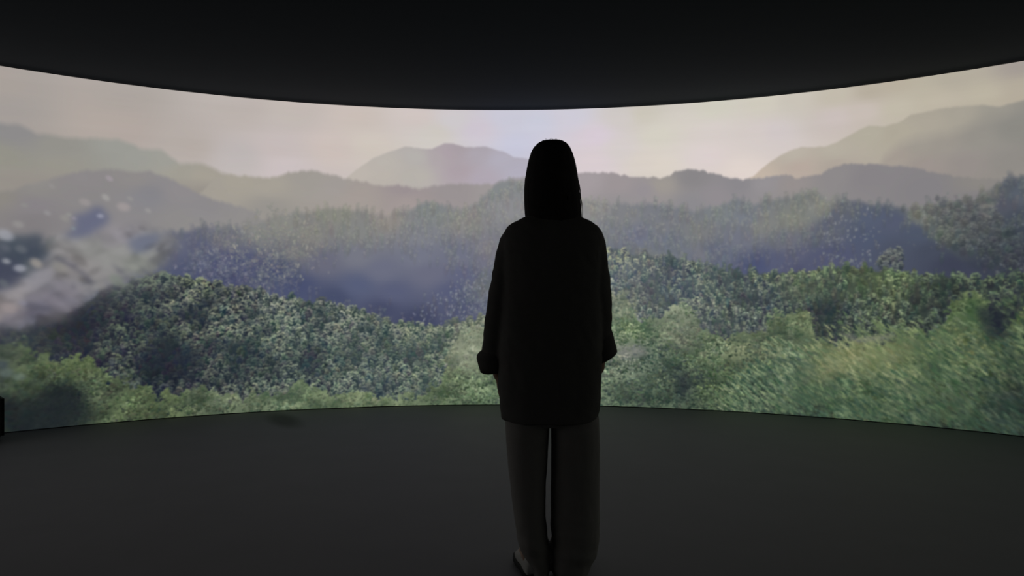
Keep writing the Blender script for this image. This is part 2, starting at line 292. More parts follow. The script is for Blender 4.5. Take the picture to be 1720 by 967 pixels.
    # --- near woods, left (C) and the tree belt, right (D)
    darkC = [(-200, 560, 34, 40, 46), (30, 560, 48, 54, 62), (110, 545, 40, 44, 52), (160, 540, 38, 42, 52), (170, 510, 42, 46, 56), (250, 520, 40, 46, 56), (330, 520, 40, 48, 56), (310, 600, 36, 42, 52), (280, 630, 32, 38, 48), (400, 600, 40, 50, 56), (420, 640, 40, 48, 54), (500, 560, 50, 62, 66), (520, 610, 44, 54, 60), (600, 580, 54, 66, 68), (650, 620, 52, 64, 68), (700, 570, 62, 74, 74), (740, 620, 56, 68, 68), (800, 570, 78, 88, 80), (1000, 600, 70, 84, 72)]
    lightC = [(-200, 560, 60, 66, 60), (110, 560, 58, 62, 62), (180, 520, 84, 94, 88), (200, 560, 100, 110, 94), (260, 480, 118, 132, 112), (300, 500, 134, 140, 120), (340, 480, 140, 148, 120), (260, 570, 108, 120, 98), (330, 560, 122, 130, 112), (400, 520, 134, 140, 122), (300, 610, 76, 84, 80), (400, 590, 122, 132, 114), (440, 500, 148, 152, 136), (500, 540, 138, 146, 130), (560, 530, 148, 152, 136), (520, 600, 116, 128, 112), (600, 560, 140, 148, 130), (650, 600, 124, 136, 120), (700, 560, 142, 148, 128), (740, 600, 126, 136, 118), (800, 560, 156, 162, 140), (820, 620, 134, 146, 118), (1000, 600, 132, 146, 118)]
    DC = field(darkC); LC = field(lightC)
    mC = below(rC, 2)*left_of(960)
    img = over(img, DC*.8+LC*.2, below(rC, 6)*left_of(960))
    eC = below(ridge([(-300, 590), (0, 600), (150, 625), (250, 680), (740, 690), (770, 600), (830, 560), (960, 560)]), 4)
    pC = mC*(1-eC)
    clump = np.clip(.98+.62*noise(40, 34, 2), .22, 1.12)
    shade = 1-.75*poly([(225, 600), (290, 560), (320, 590), (345, 600), (335, 640), (270, 660), (225, 630)], 10)-.72*poly([(60, 560), (120, 520), (175, 490), (200, 500), (180, 570), (100, 590)], 10)-.55*poly([(400, 590), (440, 590), (440, 640), (390, 640)], 9) \
        - .6*poly([(240, 495), (300, 485), (295, 512), (240, 520)], 5)-.6*poly([(325, 515), (345, 510), (345, 565), (322, 560)], 4)-.5*poly([(360, 495), (375, 495), (375, 525), (358, 525)], 4)-.6*poly([(505, 585), (545, 580), (545, 625), (500, 640)], 7)
    gC = np.clip(clump*np.clip(shade, 0, 1), 0, 1.25)
    img = plant(img, pC, 900, 12, 'crown', LC*.82, DC, .9, gC*.75)
    img = plant(img, pC, 4000, 7.4, 'crown', LC*1.0, DC, .95, gC, True)
    img = plant(img, pC*np.clip(gC, 0, 1), 1500, 4.6, 'glint', LC*1.06, DC, .7, gC)

    darkD = [(1040, 460, 78, 90, 106), (1060, 500, 72, 82, 92), (1100, 520, 68, 80, 88), (1140, 480, 62, 74, 92), (1200, 480, 62, 76, 86), (1240, 520, 56, 66, 76), (1290, 500, 50, 62, 74), (1350, 490, 66, 80, 76), (1380, 520, 44, 54, 62), (1420, 540, 42, 52, 58), (1480, 480, 62, 76, 66), (1500, 530, 42, 52, 54), (1580, 510, 42, 52, 56), (1640, 540, 34, 40, 52), (1690, 500, 42, 50, 58), (1700, 540, 38, 46, 52), (2000, 520, 34, 40, 46)]
    lightD = [(1040, 430, 150, 156, 138), (1050, 480, 134, 140, 138), (1080, 440, 148, 152, 140), (1110, 500, 138, 146, 138), (1160, 460, 140, 150, 138), (1200, 450, 144, 150, 136), (1240, 480, 134, 146, 132), (1260, 510, 132, 142, 132), (1300, 470, 132, 142, 122), (1350, 470, 136, 148, 122), (1400, 480, 126, 142, 116), (1400, 530, 108, 122, 110), (1450, 470, 128, 144, 108), (1500, 480, 122, 138, 108), (1560, 490, 112, 128, 104), (1600, 480, 108, 126, 102), (1600, 530, 90, 104, 96), (1680, 490, 106, 124, 98), (1720, 520, 102, 118, 88), (2000, 520, 70, 82, 66)]
    DD = field(darkD); LD = field(lightD)
    DD = DD*np.array([1.04, 1.0, .93], np.float32); LD = LD*np.array([1.03, 1.02, .97], np.float32)
    mD = below(rD, 2)*right_of(780)
    img = over(img, DD*.8+LD*.2, below(rD, 6)*right_of(780))
    pD = mD*(1-below(ridge([(780, 720), (900, 590), (1000, 540), (1060, 545), (1130, 570), (1250, 580), (1500, 595), (1600, 580), (1720, 570), (2000, 540)]), 4))
    gD = np.clip(np.clip(.92+.62*noise(40, 30, 2), .18, 1.12)*(1-.8*poly([(1625, 530), (1640, 515), (1690, 520), (1690, 560), (1640, 560)], 7)-.55*poly([(1360, 495), (1420, 490), (1420, 570), (1370, 560)], 9)-.6*poly([(1575, 490), (1592, 490), (1590, 525), (1560, 530)], 5)), 0, 1.2)
    img = plant(img, pD, 900, 8.5, 'spire', LD*.88, DD, .8, gD)
    img = plant(img, pD, 2900, 7.2, 'crown', LD*1.04, DD, .92, gD, True)
    img = plant(img, pD, 900, 7, 'spire', LD*1.05, DD, .8, gD)

    # --- bushes along the bottom
    def bushes(img, edge, light, dark, mask, n, size, hump):
        grey = lambda F: F*.84+F.mean(-1, keepdims=True)*.16
        L = grey(field(light))*1.06; Dk = grey(field(dark))*.98
        m = np.clip((GY+9*PX*noise(15, 13, 2)-ridge(edge, 6, 24)[None, :])/(4*PX)+.5, 0, 1).astype(np.float32)*mask
        g = np.clip(mounds(m, int(n*.13), hump)*.9+.16+.34*noise(44, 32, 3), .05, 1.2)
        img = over(img, Dk+(L-Dk)*(g*.62)[..., None], m)
        img = plant(img, m, n, size, 'bush', L*1.06, Dk*.95, .8, g, True)
        img = plant(img, m, int(n*1.2), size*.5, 'bush', L*1.1, Dk*.9, .8, g)
        img = plant(img, m, int(n*.7), size*.42, 'glint', L*1.1, Dk*.9, .6, g)
        return img
    img = bushes(img, [(-300, 570), (0, 575), (30, 583), (60, 600), (100, 610), (130, 600), (160, 612), (185, 640), (220, 640), (260, 662), (300, 665), (340, 645), (380, 668), (420, 660), (450, 650), (480, 660), (500, 640), (520, 655), (560, 665), (600, 655), (640, 668), (700, 668), (735, 650), (750, 610), (770, 560), (800, 550), (830, 545), (900, 550), (1000, 560), (1040, 700)],
                 [(0, 600, 92, 104, 86), (40, 610, 108, 124, 86), (110, 620, 122, 136, 92), (150, 610, 118, 134, 88), (60, 640, 90, 108, 76), (100, 660, 58, 74, 60), (170, 650, 108, 124, 90), (220, 670, 114, 132, 88), (100, 690, 44, 52, 48), (30, 690, 38, 46, 46), (200, 685, 116, 134, 90), (280, 680, 116, 132, 86), (350, 670, 130, 142, 110), (400, 680, 132, 144, 110), (480, 665, 138, 152, 116), (520, 668, 142, 158, 116), (600, 665, 148, 162, 120), (680, 670, 140, 154, 116), (740, 640, 132, 148, 108), (780, 590, 152, 158, 132), (820, 570, 156, 162, 134), (800, 640, 140, 158, 118), (820, 670, 124, 146, 108)],
                 [(0, 620, 56, 66, 62), (60, 640, 50, 62, 50), (120, 620, 66, 82, 56), (110, 670, 30, 38, 40), (60, 700, 28, 36, 38), (15, 690, 28, 32, 36), (170, 660, 52, 64, 52), (220, 680, 56, 70, 50), (300, 690, 56, 70, 54), (400, 680, 60, 76, 60), (480, 665, 64, 84, 64), (600, 670, 70, 88, 66), (740, 660, 62, 80, 60), (780, 590, 96, 106, 88), (820, 660, 62, 82, 62)],
                 left_of(960), 2000, 9, 18)
    img = over(img, field([(100, 690, 32, 38, 42)]), .62*poly([(15, 720), (50, 690), (85, 650), (110, 640), (140, 655), (155, 710), (80, 725)], 10, 6, 30))
    img = over(img, field([(790, 585, 140, 148, 126)])+(.06*noise(14, 10, 3))[..., None], .45*poly([(765, 600), (775, 570), (800, 555), (830, 570), (830, 620), (790, 630)], 12))
    img = bushes(img, [(820, 720), (850, 640), (885, 570), (960, 525), (1030, 488), (1048, 500), (1060, 525), (1090, 545), (1120, 520), (1140, 505), (1160, 515), (1170, 545), (1200, 562), (1245, 565), (1270, 555), (1290, 545), (1320, 526), (1345, 523), (1362, 532), (1370, 570), (1390, 582), (1420, 580), (1450, 578), (1500, 575), (1540, 566), (1580, 560), (1592, 530), (1602, 500), (1618, 487), (1640, 486), (1652, 500), (1660, 525), (1664, 556), (1675, 564), (1690, 545), (1705, 535), (1720, 520), (2000, 500)],
                 [(1040, 500, 158, 158, 136), (1060, 550, 142, 158, 118), (1090, 570, 136, 150, 116), (1140, 530, 152, 160, 134), (1150, 570, 148, 154, 124), (1060, 590, 152, 150, 140), (1080, 620, 128, 142, 116), (1060, 660, 130, 150, 112), (1120, 660, 126, 146, 108), (1150, 610, 118, 138, 102), (1200, 590, 134, 148, 112), (1230, 600, 140, 146, 108), (1200, 640, 122, 144, 96), (1250, 640, 128, 146, 98), (1260, 680, 104, 124, 90), (1300, 560, 146, 154, 116), (1340, 540, 144, 156, 112), (1320, 590, 122, 138, 98), (1300, 630, 114, 132, 88), (1360, 620, 140, 142, 96), (1400, 600, 144, 146, 100), (1450, 590, 136, 142, 98), (1500, 590, 132, 136, 90), (1560, 590, 118, 132, 88), (1400, 650, 104, 124, 82), (1460, 650, 108, 126, 84), (1540, 640, 112, 128, 84), (1600, 600, 122, 132, 86), (1620, 500, 126, 138, 92), (1615, 540, 112, 132, 86), (1640, 590, 122, 130, 88), (1690, 590, 112, 124, 82), (1700, 560, 114, 124, 76), (1600, 650, 98, 116, 78), (1680, 640, 78, 94, 68), (1560, 690, 82, 100, 70), (1640, 690, 60, 76, 58), (1710, 690, 42, 54, 46), (1350, 690, 82, 100, 74), (2000, 600, 60, 70, 52)],
                 [(1040, 520, 84, 100, 84), (1060, 560, 66, 92, 66), (1090, 590, 50, 72, 62), (1130, 560, 88, 100, 84), (1150, 640, 44, 56, 54), (1070, 640, 62, 78, 68), (1100, 670, 48, 64, 56), (1200, 600, 64, 84, 62), (1200, 660, 46, 64, 50), (1280, 600, 64, 80, 64), (1280, 670, 44, 58, 52), (1330, 580, 66, 84, 66), (1320, 650, 48, 70, 54), (1400, 600, 92, 106, 70), (1400, 660, 50, 70, 52), (1480, 600, 84, 98, 64), (1480, 660, 50, 72, 50), (1560, 600, 64, 88, 62), (1560, 660, 50, 68, 50), (1640, 600, 72, 86, 58), (1620, 520, 56, 78, 54), (1640, 650, 44, 62, 48), (1700, 600, 50, 68, 52), (1690, 660, 34, 46, 42), (1600, 700, 40, 52, 44), (1710, 700, 32, 40, 40), (1350, 690, 40, 54, 48), (2000, 600, 36, 44, 38)],
                 right_of(800), 2300, 11, 26)
    dg = poly([(1230, 640), (1300, 600), (1400, 575), (1560, 575), (1720, 555), (1900, 600), (1900, 740), (1230, 740)], 20)
    Lr = field([(1300, 600, 132, 146, 112), (1400, 600, 144, 146, 106), (1500, 600, 136, 142, 100), (1600, 620, 118, 132, 94), (1700, 600, 108, 122, 86), (1400, 670, 106, 124, 90), (1600, 680, 92, 108, 80), (1700, 680, 60, 74, 62)])
    Dr = field([(1300, 620, 48, 66, 56), (1450, 600, 76, 92, 64), (1450, 660, 40, 58, 48), (1600, 620, 50, 68, 52), (1700, 650, 34, 46, 42)])
    Lr = (Lr*.9+Lr.mean(-1, keepdims=True)*.1)*1.13; Dr = Dr*1.15
    img = plant(img, dg, 1500, 12, 'streak', Lr, Dr, .7, np.clip(.92+.6*noise(34, 20, 3), .1, 1.15), True)
    img = over(img, field([(1400, 600, 130, 132, 98)])+(.05*noise(24, 12, 3))[..., None], .42*poly([(1350, 630), (1365, 600), (1420, 585), (1540, 578), (1540, 600), (1450, 620), (1380, 645)], 12))
    img = over(img, field([(1150, 650, 40, 48, 54)]), .55*poly([(1135, 625), (1155, 620), (1160, 670), (1135, 675)], 8))
    img = over(img, field([(1060, 590, 152, 148, 144)]), .6*poly([(1036, 580), (1085, 585), (1080, 600), (1040, 602)], 6, 4, 20))
    img = over(img, field([(1640, 530, 36, 42, 50)]), .7*poly([(1634, 512), (1655, 516), (1686, 526), (1688, 562), (1660, 566), (1640, 545)], 5, 5, 20))
    img = over(img, field([(1620, 510, 58, 88, 56)]), .45*poly([(1622, 500), (1640, 500), (1640, 545), (1620, 530)], 5, 3, 16))
    img = over(img, field([(1430, 580, 120, 122, 108)]), .6*poly([(1400, 556), (1430, 560), (1440, 568), (1500, 560), (1500, 566), (1440, 576), (1425, 568)], 2.5))
    # the foliage darkens at the far right and far left of the frame
    # --- smoke drifting in from the left, out of focus
    sm = poly([(-40, 560), (-40, 480), (40, 470), (70, 440), (90, 400), (140, 395), (190, 385), (240, 384), (280, 392), (300, 410), (280, 440), (240, 465), (200, 480), (160, 500), (120, 525), (90, 545), (40, 555)], 12, 9, 60)
    streakn = noise(70, 42, 4)
    smd = np.clip(sm*(.80+.42*streakn), 0, .93)
    smc = field([(0, 520, 142, 134, 134), (20, 490, 138, 134, 136), (60, 460, 134, 132, 138), (60, 520, 104, 102, 116), (100, 500, 124, 120, 130), (120, 440, 138, 134, 134), (160, 420, 138, 138, 136), (200, 390, 142, 138, 144), (230, 440, 130, 132, 126), (280, 420, 128, 128, 132), (310, 400, 136, 134, 134), (170, 480, 132, 130, 130), (110, 540, 100, 98, 102), (0, 560, 84, 84, 96)])
    img = over(img, smc, smd)
    haze = poly([(0, 380), (80, 350), (160, 330), (260, 360), (330, 380), (360, 420), (250, 470), (100, 470), (0, 420)], 30)
    img = over(img, smc, .30*haze)
    pc = np.argwhere(sm[::4, ::4] > .45)*4
    for k in rng.permutation(len(pc))[:190]:
        v, u = pc[k]+rng.integers(0, 4, 2); r = rng.uniform(5, 17)*PX; an = rng.choice([rng.uniform(-.7, -.2), rng.uniform(.2, .9)])
        x0, x1 = max(0, int(u-2.4*r)), int(u+2.4*r); y0, y1 = max(0, int(v-2.4*r)), min(PIC_H, int(v+2.4*r))
        dx = GX[y0:y1, x0:x1]-u; dy = GY[y0:y1, x0:x1]-v
        d = np.hypot((dx*math.cos(an)+dy*math.sin(an))/(1.5*r), (dy*math.cos(an)-dx*math.sin(an))/(.75*r))
        up_ = rng.random() < .6
        tone = smc[v, u]*(rng.uniform(1.0, 1.13) if up_ else rng.uniform(.66, .9))
        img[y0:y1, x0:x1] += (tone-img[y0:y1, x0:x1])*((.6 if up_ else .5)*np.clip(1.5*(1.1-d), 0, 1)*sm[y0:y1, x0:x1])[..., None]
    # the dark leaves that show through the smoke
    img = over(img, field([(20, 400, 66, 76, 88), (60, 420, 64, 72, 86), (10, 460, 66, 70, 88)]), .85*poly([(-20, 402), (30, 398), (68, 392), (72, 412), (80, 428), (68, 440), (40, 440), (36, 460), (22, 480), (-20, 492)], 5, 4, 24))
    img = over(img, field([(150, 370, 92, 98, 126)]), .74*poly([(112, 392), (122, 374), (140, 356), (160, 345), (176, 348), (182, 366), (172, 388), (150, 398), (130, 400)], 5, 6, 18))
    img = over(img, field([(230, 410, 96, 104, 128)]), .66*poly([(212, 405), (226, 394), (250, 388), (268, 394), (262, 410), (246, 422), (224, 428)], 5, 5, 18))
    for pts in ([(85, 425), (105, 435), (130, 445), (128, 452), (100, 440)], [(120, 448), (140, 455), (158, 475), (150, 478), (138, 462)], [(30, 505), (60, 510), (88, 516), (84, 522), (46, 516)], [(185, 440), (208, 456), (200, 458)], [(118, 475), (128, 480), (122, 486)]):
        img = over(img, field([(100, 460, 86, 86, 98)]), .7*poly(pts, 2.8))
    spots = [(8, 394, 14, 156, 158, 166, .8), (10, 438, 7, 158, 160, 166, .75), (33, 450, 10, 150, 152, 162, .85), (60, 441, 11, 154, 148, 142, .8), (35, 418, 10, 112, 116, 122, .5), (8, 415, 9, 100, 104, 114, .5), (5, 475, 9, 110, 116, 118, .5),
             (183, 299, 7, 158, 150, 156, .8), (177, 331, 8, 160, 158, 156, .8), (142, 339, 10, 154, 148, 148, .75), (207, 347, 12, 160, 152, 152, .85), (218, 333, 6, 152, 150, 148, .6), (248, 353, 6, 158, 156, 154, .6), (168, 362, 6, 150, 152, 168, .9), (115, 360, 5, 150, 150, 146, .7), (108, 366, 8, 146, 144, 140, .65), (124, 366, 4, 152, 146, 158, .7),
             (79, 357, 6, 150, 148, 150, .7), (30, 376, 9, 152, 150, 148, .6), (86, 312, 6, 150, 146, 146, .5), (123, 383, 4, 136, 150, 154, .6), (40, 344, 6, 144, 144, 140, .5), (100, 448, 14, 140, 138, 132, .5), (195, 470, 14, 120, 130, 118, .5), (15, 517, 13, 152, 142, 142, .7), (38, 508, 7, 138, 136, 150, .6), (10, 625, 12, 92, 104, 100, .6), (32, 632, 10, 100, 114, 106, .5), (3, 612, 10, 66, 76, 84, .5)]
    for x, y, r, cr, cg, cb, a in spots:
        u, v = on_screen(x, y); x0, x1 = max(0, int(u-60)), int(u+60); y0, y1 = max(0, int(v-60)), min(PIC_H, int(v+60))
        an = rng.uniform(.1, .8); dx = GX[y0:y1, x0:x1]-u; dy = GY[y0:y1, x0:x1]-v
        e = dx*math.cos(an)+dy*math.sin(an); f = dy*math.cos(an)-dx*math.sin(an)
        d = np.sqrt((e/(r*1.15))**2+(f/(r*.8))**2); m = a*np.clip(1.6*(1.15-d), 0, 1)
        img[y0:y1, x0:x1] += (np.array([cr, cg, cb])/255-img[y0:y1, x0:x1])*m[..., None]
    # --- softness of the moving picture
    near = np.maximum(below(rC, 8)*left_of(900), below(rD, 8)*right_of(850))[..., None]
    img = img+(.18*near+.06)*(img-blur(img, 5.0))+.2*near*(img-blur(img, 11.0))
    eB = np.maximum(eC*left_of(900), below(ridge([(780, 720), (900, 590), (1000, 530), (1060, 535), (1130, 560), (1250, 575), (1500, 590), (1600, 570), (1720, 560), (2000, 540)]), 8)*right_of(850))[..., None]
    img = img+.38*eB*(img-blur(img, 3.2))
    soft = blur(img, 1.25); soft2 = blur(img, 2.2)
    bl = np.clip(poly([(-100, 330), (260, 330), (320, 420), (200, 490), (60, 560), (60, 640), (110, 740), (-100, 740)], 20)+.5*poly([(1250, 600), (1720, 560), (1900, 560), (1900, 740), (1250, 740)], 30), 0, 1)[..., None]
    img = soft*(1-bl)+soft2*bl
    return np.clip(img, 0, 1).astype(np.float32)

# ---------------------------------------------------------------- helpers
def smooth(me, on=True):
    me.polygons.foreach_set('use_smooth', [on]*len(me.polygons)); me.update()

def obj(name, data, mat=None, parent=None):
    """data: a bmesh or a mesh; becomes ONE linked mesh object"""
    if isinstance(data, bmesh.types.BMesh):
        me = bpy.data.meshes.new(name); data.to_mesh(me); data.free()
    else: me = data
    o = bpy.data.objects.new(name, me); COL.objects.link(o)
    if mat: me.materials.clear(); me.materials.append(mat)
    if parent: o.parent = parent
    return o

def tag(o, label=None, cat=None, kind=None, group=None):
    for k, v in (('label', label), ('category', cat), ('kind', kind), ('group', group)):
        if v: o[k] = v
    return o

def material(name, color, rough=.7, spec=.3, vary=.15, scale=40, bump=.0, bscale=120, sheen=0.0, extra=None):
    m = bpy.data.materials.new(name); m.use_nodes = True; nt = m.node_tree; b = nt.nodes['Principled BSDF']
    b.inputs['Roughness'].default_value = rough; b.inputs['Specular IOR Level'].default_value = spec
    if sheen: b.inputs['Sheen Weight'].default_value = sheen
    tc = nt.nodes.new('ShaderNodeTexCoord'); n = nt.nodes.new('ShaderNodeTexNoise'); n.inputs['Scale'].default_value = scale; n.inputs['Detail'].default_value = 4
    nt.links.new(tc.outputs['Object'], n.inputs['Vector'])
    mx = nt.nodes.new('ShaderNodeMix'); mx.data_type = 'RGBA'
    mx.inputs[6].default_value = tuple(c*(1-vary) for c in color)+(1,); mx.inputs[7].default_value = tuple(min(1, c*(1+vary)) for c in color)+(1,)
    nt.links.new(n.outputs['Fac'], mx.inputs[0]); nt.links.new(mx.outputs[2], b.inputs['Base Color'])
    if bump:
        n2 = nt.nodes.new('ShaderNodeTexNoise'); n2.inputs['Scale'].default_value = bscale; n2.inputs['Detail'].default_value = 3
        nt.links.new(tc.outputs['Object'], n2.inputs['Vector'])
        bp = nt.nodes.new('ShaderNodeBump'); bp.inputs['Strength'].default_value = bump; bp.inputs['Distance'].default_value = .004
        nt.links.new(n2.outputs['Fac'], bp.inputs['Height']); nt.links.new(bp.outputs[0], b.inputs['Normal'])
    return m

def ring_loft(bm, rings, cap0=True, cap1=True, closed=True):
    """skin a list of equal-length point rings"""
    vs = [[bm.verts.new(p) for p in r] for r in rings]; n = len(vs[0])
    for a, b in zip(vs, vs[1:]):
        for i in range(n if closed else n-1):
            j = (i+1) % n
            bm.faces.new((a[i], a[j], b[j], b[i]))
    if cap0: bm.faces.new(list(reversed(vs[0])))
    if cap1: bm.faces.new(vs[-1])
    return vs

def tube(bm, pts, radii, seg=12, squash=1.0, flat=None):
    """tapered limb through points; rounded ends"""
    P = [Vector(p) for p in pts]; rings = []
    # finer path by Catmull-Rom
    Q = []; R = []
    for i in range(len(P)-1):
        p0 = P[max(i-1, 0)]; p1 = P[i]; p2 = P[i+1]; p3 = P[min(i+2, len(P)-1)]
        for t in np.linspace(0, 1, 4, endpoint=False):
            Q.append(.5*((2*p1)+(p2-p0)*t+(2*p0-5*p1+4*p2-p3)*t*t+(3*p1-p0-3*p2+p3)*t**3)); R.append(radii[i]+(radii[i+1]-radii[i])*t)
    Q.append(P[-1]); R.append(radii[-1])
    d0 = (Q[1]-Q[0]).normalized(); d1 = (Q[-1]-Q[-2]).normalized()
    Q = [Q[0]-d0*R[0]*.75]+[Q[0]-d0*R[0]*.45]+Q+[Q[-1]+d1*R[-1]*.45]+[Q[-1]+d1*R[-1]*.75]; R = [R[0]*.5, R[0]*.85]+R+[R[-1]*.85, R[-1]*.5]
    ref = Vector(flat) if flat else Vector((0, 1, 0))
    for i, q in enumerate(Q):
        d = (Q[min(i+1, len(Q)-1)]-Q[max(i-1, 0)]).normalized()
        u = ref-d*ref.dot(d)
        if u.length < 1e-3: u = Vector((1, 0, 0))-d*d.x
        u.normalize(); w = d.cross(u)
        rings.append([q+u*(R[i]*squash*math.cos(a))+w*(R[i]*math.sin(a)) for a in np.linspace(0, 2*math.pi, seg, endpoint=False)])
    ring_loft(bm, rings)

def ball(bm, c, r, rot=None, seg=20):
    m = Matrix.Translation(c) @ (rot or Matrix()) @ Matrix.Diagonal((r[0], r[1], r[2], 1))
    bmesh.ops.create_uvsphere(bm, u_segments=seg, v_segments=seg//2+2, radius=1, matrix=m)

def fused(bm, voxel, iters=4, fac=.5):
    """melt overlapping closed shapes into one continuous surface"""
    me = bpy.data.meshes.new('fuse'); bmesh.ops.recalc_face_normals(bm, faces=bm.faces[:]); bm.to_mesh(me); bm.free()
    o = bpy.data.objects.new('fuse', me); COL.objects.link(o)
    r = o.modifiers.new('r', 'REMESH'); r.mode = 'VOXEL'; r.voxel_size = voxel; r.adaptivity = 0
    s = o.modifiers.new('s', 'SMOOTH'); s.factor = fac; s.iterations = iters
    dg = bpy.context.evaluated_depsgraph_get(); dg.update()
    out = bpy.data.meshes.new_from_object(o.evaluated_get(dg)); bpy.data.objects.remove(o); bpy.data.meshes.remove(me)
    smooth(out); return out

def displace(me, fn):
    n = len(me.vertices); co = np.empty(n*3); me.vertices.foreach_get('co', co); co = co.reshape(-1, 3)
    nr = np.empty(n*3); me.vertex_normals.foreach_get('vector', nr); nr = nr.reshape(-1, 3)
    co = co+nr*fn(co)[:, None]; me.vertices.foreach_set('co', co.ravel()); me.update()

def superellipse(cx, cy, rx, rf, rb, z, n=2.3, seg=48, zfun=None):
    out = []
    for a in np.linspace(0, 2*math.pi, seg, endpoint=False):
        c, s = math.cos(a), math.sin(a)
        x = rx*math.copysign(abs(c)**(2/n), c); y = (rf if s > 0 else rb)*math.copysign(abs(s)**(2/n), s)
        out.append(Vector((cx+x, cy+y, z+(zfun(a) if zfun else 0))))
    return out

# ---------------------------------------------------------------- materials
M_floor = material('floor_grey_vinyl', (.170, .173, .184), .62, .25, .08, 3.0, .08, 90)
nt = M_floor.node_tree; b = nt.nodes['Principled BSDF']                         # a long, soft-edged darker oval in front of the screen
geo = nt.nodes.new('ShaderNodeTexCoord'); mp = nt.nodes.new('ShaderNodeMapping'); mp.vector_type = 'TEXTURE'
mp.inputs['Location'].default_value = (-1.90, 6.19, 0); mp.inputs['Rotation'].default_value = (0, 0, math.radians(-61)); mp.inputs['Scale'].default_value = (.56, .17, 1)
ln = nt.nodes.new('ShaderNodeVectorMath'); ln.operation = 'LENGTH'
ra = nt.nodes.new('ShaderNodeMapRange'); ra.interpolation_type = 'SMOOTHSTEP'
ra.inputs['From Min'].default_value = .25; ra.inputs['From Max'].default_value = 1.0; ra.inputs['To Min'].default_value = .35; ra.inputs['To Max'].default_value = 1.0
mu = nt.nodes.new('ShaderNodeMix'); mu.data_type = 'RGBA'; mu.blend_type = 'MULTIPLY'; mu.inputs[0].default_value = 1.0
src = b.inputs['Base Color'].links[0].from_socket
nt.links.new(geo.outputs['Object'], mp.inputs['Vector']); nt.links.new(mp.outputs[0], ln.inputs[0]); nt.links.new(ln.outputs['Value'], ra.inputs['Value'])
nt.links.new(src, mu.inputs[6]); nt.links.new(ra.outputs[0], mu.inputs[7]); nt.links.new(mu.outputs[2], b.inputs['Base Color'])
M_ceiling = material('ceiling_matt_black', (.034, .040, .047), .95, .05, .05, 6, .05, 60)
M_wall = material('wall_matt_black', (.030, .031, .034), .95, .05, .05, 6, .05, 60)
M_skin = material('skin', (.42, .27, .20), .5, .35, .06, 30, .03, 200)
M_hair = material('hair_black', (.035, .032, .032), .85, .08, .3, 60, 0)
M_shirt = material('shirt_charcoal_cotton', (.125, .120, .114), .95, .05, .10, 60, .15, 500)
M_trousers = material('trousers_beige_twill', (.27, .256, .244), .9, .1, .06, 30, .12, 600)
M_upper = material('shoe_grey_canvas', (.46, .45, .43), .8, .2, .08, 60, .1, 400)
M_sole = material('shoe_dark_rubber', (.03, .03, .03), .8, .2, .1, 60)
M_box = material('box_black_plastic', (.012, .012, .013), .7, .2, .1, 60, .05, 300)

# ---------------------------------------------------------------- the film picture as a light-giving material
picture = bpy.data.images.new('nature_film_frame', PIC_W, PIC_H, alpha=False)
frame = paint()
px = np.ones((PIC_H, PIC_W, 4), np.float32); px[..., :3] = frame[::-1]
picture.pixels.foreach_set(px.ravel()); picture.update(); picture.pack()
M_screen = bpy.data.materials.new('screen_lit_picture'); M_screen.use_nodes = True; nt = M_screen.node_tree
for n_ in list(nt.nodes): nt.nodes.remove(n_)
uvn = nt.nodes.new('ShaderNodeUVMap'); uvn.uv_map = 'picture'
tex = nt.nodes.new('ShaderNodeTexImage'); tex.image = picture; tex.extension = 'EXTEND'; tex.interpolation = 'Linear'
em = nt.nodes.new('ShaderNodeEmission'); em.inputs['Strength'].default_value = 1.0
outn = nt.nodes.new('ShaderNodeOutputMaterial')
nt.links.new(uvn.outputs[0], tex.inputs[0]); nt.links.new(tex.outputs[0], em.inputs[0]); nt.links.new(em.outputs[0], outn.inputs[0])

# ---------------------------------------------------------------- the room
CEIL_H, WALL_R = 2.80, 5.84
def circle_pt(th, r, z): return Vector((SCR_X+r*math.sin(th), SCR_Y+r*math.cos(th), z))

def arc_wall(name, t0, t1, r0, r1, z0, z1, seg, mat):
    bm = bmesh.new(); rings = []
    for t in np.linspace(t0, t1, seg+1):
        rings.append([circle_pt(t, r0, z0), circle_pt(t, r1, z0), circle_pt(t, r1, z1), circle_pt(t, r0, z1)])
    ring_loft(bm, rings); bmesh.ops.recalc_face_normals(bm, faces=bm.faces[:])
    return tag(obj(name, bm, mat), kind='structure')

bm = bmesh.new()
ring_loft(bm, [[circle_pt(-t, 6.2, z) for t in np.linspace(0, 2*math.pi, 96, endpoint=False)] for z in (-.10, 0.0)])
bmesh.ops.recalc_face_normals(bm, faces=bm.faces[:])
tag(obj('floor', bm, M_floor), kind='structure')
bm = bmesh.new()
ring_loft(bm, [[circle_pt(-t, 6.2, z) for t in np.linspace(0, 2*math.pi, 96, endpoint=False)] for z in (CEIL_H, CEIL_H+.12)])
bmesh.ops.recalc_face_normals(bm, faces=bm.faces[:])
tag(obj('ceiling', bm, M_ceiling), kind='structure')
A = SCR_A+math.radians(1.0)
arc_wall('wall_front', -A, A, WALL_R, WALL_R+.12, 0.0, CEIL_H, 96, M_wall)
arc_wall('wall_back', A, 2*math.pi-A, WALL_R, WALL_R+.12, 0.0, CEIL_H, 96, M_wall)
arc_wall('baseboard_front', -A, A, SCR_R-.012, WALL_R, 0.0, .005, 128, M_wall)

